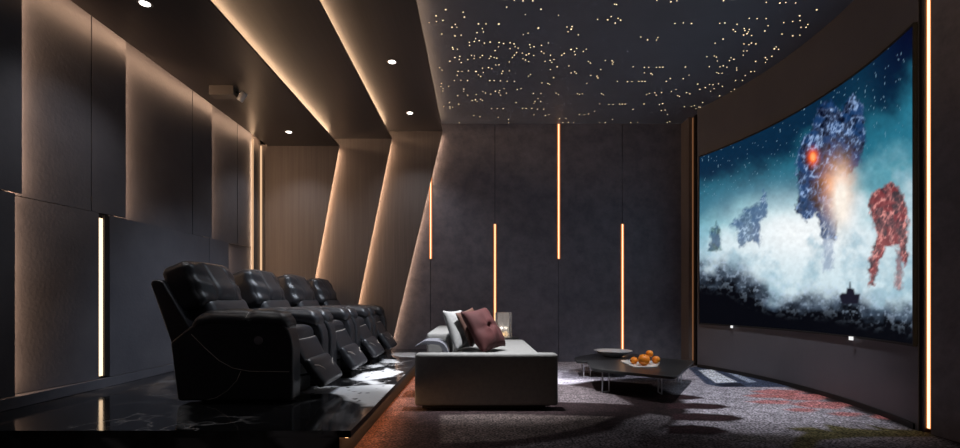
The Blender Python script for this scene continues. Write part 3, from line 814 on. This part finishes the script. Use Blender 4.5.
# ------------------------------------------------------------------ coffee tables
leg_m = mat('satin_steel', rgb(190, 192, 200), 0.4, 0.3)
def coffee(name, label, pts, z, th, legs, rs):
    cx = sum(p[0] for p in pts) / len(pts); cy = sum(p[1] for p in pts) / len(pts)
    t = thing(name, label, 'coffee table', (cx, cy, 0), 0, 'low black coffee tables')
    loc = [(x - cx, y - cy) for x, y in pts]
    obj('table_top', extrude_z(round_poly(loc, rs), z - th, z), black_stone, t, bevel=0.004, seg=2)
    for (x, y, a) in legs:
        bm = box(-0.05, -0.042, -0.006, 0.006, 0, z - th)
        box(0.042, 0.05, -0.006, 0.006, 0, z - th, bm); box(-0.042, 0.042, -0.006, 0.006, 0, 0.008, bm)
        bm.transform(Matrix.Translation((x - cx, y - cy, 0)) @ Matrix.Rotation(a, 4, 'Z'))
        obj('leg', bm, leg_m, t)
    return t
ZT = 0.25
P1 = [gp(587, 361, ZT), gp(591, 368.5, ZT), gp(676, 377, ZT), gp(694.7, 360.5, ZT), gp(659, 358, ZT)]
coffee('coffee_table', 'near low coffee table with angular black stone top and oranges', P1, ZT, 0.028,
       [(1.86, 4.88, PI / 2), (1.33, 4.96, 0.5), (2.30, 5.45, PI / 2)], [0.08, 0.14, 0.10, 0.04, 0.08])
ZT2 = 0.20
P2 = [gp(574, 357, ZT2), gp(577, 361.5, ZT2), gp(627, 362, ZT2), gp(640, 354.2, ZT2), gp(600, 352.5, ZT2)]
coffee('coffee_table', 'far low coffee table with black top carrying the metal bowl', P2, ZT2, 0.028,
       [(1.36, 5.93, 0.3), (1.95, 6.45, PI / 2), (1.45, 6.45, .4)], [0.1, 0.12, 0.12, 0.1, 0.1])

# bowl
bx, by = gp(613, 356.3, ZT2)
bowl = thing('metal_bowl', 'wide shallow silver bowl on the far coffee table', 'bowl', (bx, by, ZT2 + .0005))
obj('bowl_body', lathe([(0, 0.0), (0.10, 0.0), (0.13, 0.008), (0.20, 0.045), (0.235, 0.072), (0.25, 0.076), (0.25, 0.080), (0.228, 0.077), (0.19, 0.052), (0.12, 0.016), (0, 0.010)], 56), mat('hammered_silver', (0.85, 0.85, 0.88), 0.32, 0.5), bowl, smooth=True)

# triangular white plate and oranges
px0, py0 = gp(640, 364.5, ZT)
pl_pts = [gp(619.5, 361.3, ZT), gp(634, 367.8, ZT), gp(657, 367.2, ZT), gp(660, 363.0, ZT), gp(640, 360.2, ZT)]
cxp = sum(p[0] for p in pl_pts) / 5; cyp = sum(p[1] for p in pl_pts) / 5
loc = round_poly([(x - cxp, y - cyp) for x, y in pl_pts], 0.05)
plate = thing('white_plate', 'white angular plate under the oranges on the near coffee table', 'plate', (cxp, cyp, ZT + .0005))
obj('plate_body', extrude_z(loc, 0, 0.010), mat('white_porcelain', rgb(225, 225, 222), 0.25), plate, bevel=0.003, seg=2)
orange_m = textured('orange_peel', (0.85, 0.20, 0.008), (1.0, 0.36, 0.02), nscale=8, rough=(0.35, 0.5), bump=0.3, bscale=120)
ORL = ['small orange at the left of the plate, lying apart', 'large orange at the front of the pile on the white plate', 'small orange at the right end of the white plate', 'orange at the back left of the pile on the white plate', 'orange on top of the pile on the white plate']
def orange(r):
    t = thing('orange', '', 'fruit')
    prof = [(0, -r * 0.92)] + [(r * math.cos(a), r * 0.93 * math.sin(a)) for a in [math.radians(-80 + 10 * k) for k in range(17)]] + [(0, r * 0.86)]
    obj('peel', lathe(prof, 28), orange_m, t, smooth=True)
    s = tube([(0, 0, r * 0.84), (0.002, 0, r * 0.95)], 0.006, 7)
    obj('stalk', s, mat('green_stalk', (0.05, 0.08, 0.02), 0.7), t)
    return t
oz = ZT + 0.013
def gx(px, Y): return (px - VX) * Y / F
for i, (x, Yq, z, r) in enumerate(((gx(634.0, 5.17), 5.17, 0.0, 0.040), (gx(644.0, 5.06), 5.06, 0.0, 0.062), (gx(656.0, 5.21), 5.21, 0.0, 0.043), (gx(644.5, 5.20), 5.20, 0.0, 0.050), (gx(649.5, 5.15), 5.15, 0.074, 0.040))):
    o = orange(r)
    o.location = (x, Yq, oz + r * 0.92 + z); o['label'] = ORL[i]; o['group'] = 'oranges on the white plate'
    o.rotation_euler = (random.uniform(-.5, .5), random.uniform(-.5, .5), random.uniform(0, 3)) if z == 0 and i else (0, 0, 0)

# ------------------------------------------------------------------ curved screen
def art(PX, PY, u, v):
    """stormy seascape: teal clouds, white spray, dark rocks, blue stack with embers, red stack"""
    def S(a, b, x): 
        t = np.clip((x - a) / (b - a), 0, 1); return t * t * (3 - 2 * t)
    n1 = fbm(PX, PY, 1 / 34, 21, 5); n2 = fbm(PX, PY, 1 / 9, 22, 4); n3 = fbm(PX, PY, 1 / 3.5, 23, 3)
    t = 1 - v                                     # 0 top, 1 bottom
    tt = t + (n1 - 0.5) * 0.30
    c = np.zeros(PX.shape + (3,)); c[:] = rgb(8, 40, 66)
    c = mix(c, rgb(4, 10, 40), S(0.72, 1.0, u) * S(0.3, 0.0, t))
    c = mix(c, rgb(38, 112, 136), S(0.08, 0.30, tt))
    c = mix(c, rgb(120, 186, 200), S(0.28, 0.48, tt) * (1 - 0.55 * S(.7, 1.0, u)))
    c = mix(c, rgb(206, 226, 234), S(0.42, 0.60, tt) * (1 - 0.25 * S(.8, 1.0, u)))
    c = mix(c, rgb(246, 250, 252), np.exp(-(((PX - 800) / 62) ** 2 + ((PY - 232) / 30) ** 2)) * 0.95)
    c = mix(c, rgb(20, 70, 92), np.exp(-(((PX - 862) / 16) ** 2 + ((PY - 112) / 40) ** 2)) * .4)
    c = mix(c, rgb(128, 172, 192), np.clip((fbm(PX, PY, 1 / 22, 27, 5) - .5) * 5, 0, 1) * S(.3, .5, tt) * .55)
    # rain flecks
    c = mix(c, rgb(150, 190, 215), (fbm(PX * 1.4, PY * 0.5, 1 / 1.1, 24, 1) > 0.93) * S(0.45, 0.1, t) * 0.45)
    def rock(poly, dark, light, k=1.0, seed=0, tint=(34, 76, 130)):
        nonlocal c
        wx = (fbm(PX, PY, 1 / 5, 30 + seed, 3) - .5) * 7; wy = (fbm(PX, PY, 1 / 5, 40 + seed, 3) - .5) * 7
        msk = inside(PX + wx, PY + wy, poly, 1.6)
        f = fbm(PX * 1.3 + PY * .4, PY * 0.8, 1 / 5.0, 50 + seed, 3)
        r1 = 1 - np.abs(fbm(PX + PY * .3, PY * .6, 1 / 4.0, 60 + seed, 4) - .5) * 2.4
        tone = np.clip((f * .5 + r1 * .5 - 0.42) * 2.2, 0, 1) ** 1.4
        hue = np.clip((fbm(PX, PY, 1 / 7.0, 70 + seed, 2) - .45) * 5, 0, 1)
        mid_c = [a * .6 + b_ * .4 for a, b_ in zip(dark, light)]
        col = np.zeros(PX.shape + (3,)); col[:] = rgb(*dark)
        col = mix(col, rgb(*mid_c), np.clip(tone * 1.6, 0, 1)); col = mix(col, rgb(*tint), hue * .55); col = mix(col, rgb(*light), np.clip(tone * 2 - 1, 0, 1))
        c = c * (1 - (msk * k)[..., None]) + col * (msk * k)[..., None]
    # big central sea stack, dark blue
    rock([(798, 190), (797, 160), (802, 140), (812, 128), (820, 106), (830, 98), (840, 112), (852, 92), (864, 106), (866, 140), (860, 165), (846, 178), (838, 210), (836, 240), (822, 240), (816, 214), (806, 222), (797, 212)], (4, 10, 34), (150, 180, 225), .97, 1)
    rock([(820, 200), (836, 200), (834, 268), (823, 272)], (110, 130, 165), (225, 235, 248), .6, 2)
    # smaller crags on the left
    rock([(729, 226), (738, 218), (746, 208), (756, 206), (765, 190), (768, 212), (760, 224), (760, 246), (750, 240), (744, 246), (738, 246), (738, 228)], (44, 74, 110), (170, 196, 224), .85, 3)
    rock([(709, 250), (711, 232), (716, 222), (721, 232), (720, 250)], (30, 60, 66), (120, 160, 160), .85, 4)
    # red sea stack on the right
    rock([(868, 204), (872, 192), (884, 184), (894, 182), (904, 196), (909, 226), (908, 262), (904, 268), (898, 246), (886, 246), (878, 266), (874, 284), (868, 286), (870, 254), (877, 236), (872, 222)], (60, 24, 30), (236, 150, 142), .93, 5, (150, 30, 30))
    rock([(896, 250), (903, 250), (902, 288), (894, 288)], (96, 50, 56), (210, 140, 136), .7, 6, (140, 40, 40))
    # spray and dark foreground water
    edge = np.interp(PX, [700, 730, 760, 790, 830, 870, 917], [256, 262, 278, 284, 286, 296, 304])
    k = S(-9, 16, PY - edge + (n1 - .5) * 46 + (n2 - .5) * 8)
    c = mix(c, rgb(66, 84, 112), k * 0.9)
    k2 = S(-4, 24, PY - edge - 3 + (n2 - .5) * 24 + (n1 - .5) * 34)
    c = mix(c, rgb(5, 7, 14), k2)
    foam = np.clip((n3 - 0.52) * 5, 0, 1) * S(-12, 6, PY - edge) * S(38, 4, PY - edge)
    c = mix(c, rgb(176, 196, 220), foam * 0.4)
    # lone ship silhouette
    ship = inside(PX, PY, [(839, 296), (842, 293), (846, 293), (847, 288), (849, 288), (849.5, 282), (850.5, 282), (851, 288), (854, 289), (855, 294), (860, 294), (858, 304), (842, 304)], 1.0)
    c = mix(c, rgb(26, 26, 40), ship)
    # embers and glare
    g = np.exp(-(((PX - 813) / 4.5) ** 2 + ((PY - 157) / 7) ** 2))
    c = mix(c, rgb(255, 96, 30), np.clip(g * 1.5, 0, 1) * .95); c = mix(c, rgb(255, 190, 120), np.clip(g * 2 - 1.1, 0, 1))
    g = np.exp(-(((PX - 838) / 15) ** 2 + ((PY - 186) / 24) ** 2))
    c = mix(c, rgb(255, 170, 110), np.clip(g * (0.5 + n2) , 0, 1) * 0.9)
    g = np.exp(-(((PX - 841) / 9) ** 2 + ((PY - 200) / 26) ** 2))
    c = mix(c, rgb(255, 244, 232), np.clip(g * 1.3, 0, 1))
    c = c + (np.clip((n3 - 0.5), -0.3, 0.3)[..., None]) * 0.25 * c
    return np.clip(c, 0.0008, 1)
YA, YB, ZB, ZTp = 3.495, 6.74, 0.628, 2.952
nu, nv = 330, 250
tsn = thing('cinema_screen', 'large curved glowing screen showing a stormy sea with blue and red rock stacks', 'screen', (0, 0, 0))
ths = np.linspace(math.asin((YB - CY) / R), math.asin((YA - CY) / R), nu)
zs = np.linspace(ZB, ZTp, nv)
TH, ZZ = np.meshgrid(ths, zs, indexing='ij')
RS = R - 0.022
SX = CX + RS * np.cos(TH); SY = CY + RS * np.sin(TH)
PX = VX + F * SX / SY; PY = VY - F * (ZZ - EYE) / SY       # where the picture's details sit, as measured in the photograph
colr = art(PX, PY, np.linspace(0, 1, nu)[:, None] * np.ones((1, nv)), (ZZ - ZB) / (ZTp - ZB))
ms = mat('screen_picture', (0, 0, 0), 0.4)
b = ms.node_tree.nodes['Principled BSDF']
at = N(ms, 'ShaderNodeAttribute', attribute_name='pattern')
b.inputs['Specular IOR Level'].default_value = 0.05
ms.node_tree.links.new(at.outputs['Color'], b.inputs['Emission Color']); b.inputs['Emission Strength'].default_value = 1.0
grid_mesh('picture', np.stack([SX, SY, ZZ], -1), colr, ms, tsn)
def arc_strip(y0, y1, r0, r1, z0, z1, n=60):
    pa = [arc_pt(y0 + (y1 - y0) * i / n, r1) for i in range(n + 1)]; pb = [arc_pt(y0 + (y1 - y0) * i / n, r0) for i in range(n + 1)]
    return extrude_z(pa + pb[::-1], z0, z1)
obj('back_panel', arc_strip(YA, YB, 0.001, 0.020, ZB, ZTp), black, tsn)
for z0, z1 in ((ZB - 0.018, ZB), (ZTp, ZTp + 0.018)):
    obj('frame_rail', arc_strip(YA - .01, YB + .01, 0.001, 0.028, z0, z1), black, tsn)
for y0, y1 in ((YA - .012, YA), (YB, YB + .012)):
    obj('frame_rail', arc_strip(y0, y1, 0.001, 0.028, ZB, ZTp, 4), black, tsn)
wl = emit('tiny_white', (1, 1, 1), 0.9)
for Yq, z in ((gp(728, 325)[1], ZB - 0.028), (None, None)):
    pass
for Yq, z in ((6.18, ZB - 0.022), (4.30, ZB - 0.022)):
    x, y = arc_pt(Yq, 0.034)
    obj('indicator_light', box(x - 0.01, x + 0.004, y - 0.018, y + 0.018, z - 0.016, z + 0.016), wl, tsn)

# ------------------------------------------------------------------ camera
cam = bpy.data.cameras.new('camera'); co = bpy.data.objects.new('camera', cam); C.objects.link(co)
co.location = (0, 0, EYE); co.rotation_euler = (PI / 2, 0, 0)
cam.sensor_width = 36; cam.lens = F / 960 * 36
cam.shift_x = (480 - VX) / 960; cam.shift_y = (VY - 224) / 960
cam.clip_start = 0.05
SC.camera = co
w = bpy.data.worlds.new('world'); w.use_nodes = True
w.node_tree.nodes['Background'].inputs['Color'].default_value = (0.0, 0.0, 0.0, 1)
SC.world = w
vs = SC.view_settings
vs.view_transform = 'Standard'; vs.look = 'None'; vs.exposure = 0; vs.gamma = 1; vs.use_curve_mapping = False
SC.cycles.max_bounces = 8
SC.cycles.use_denoising = True
SC.cycles.sample_clamp_indirect = 4
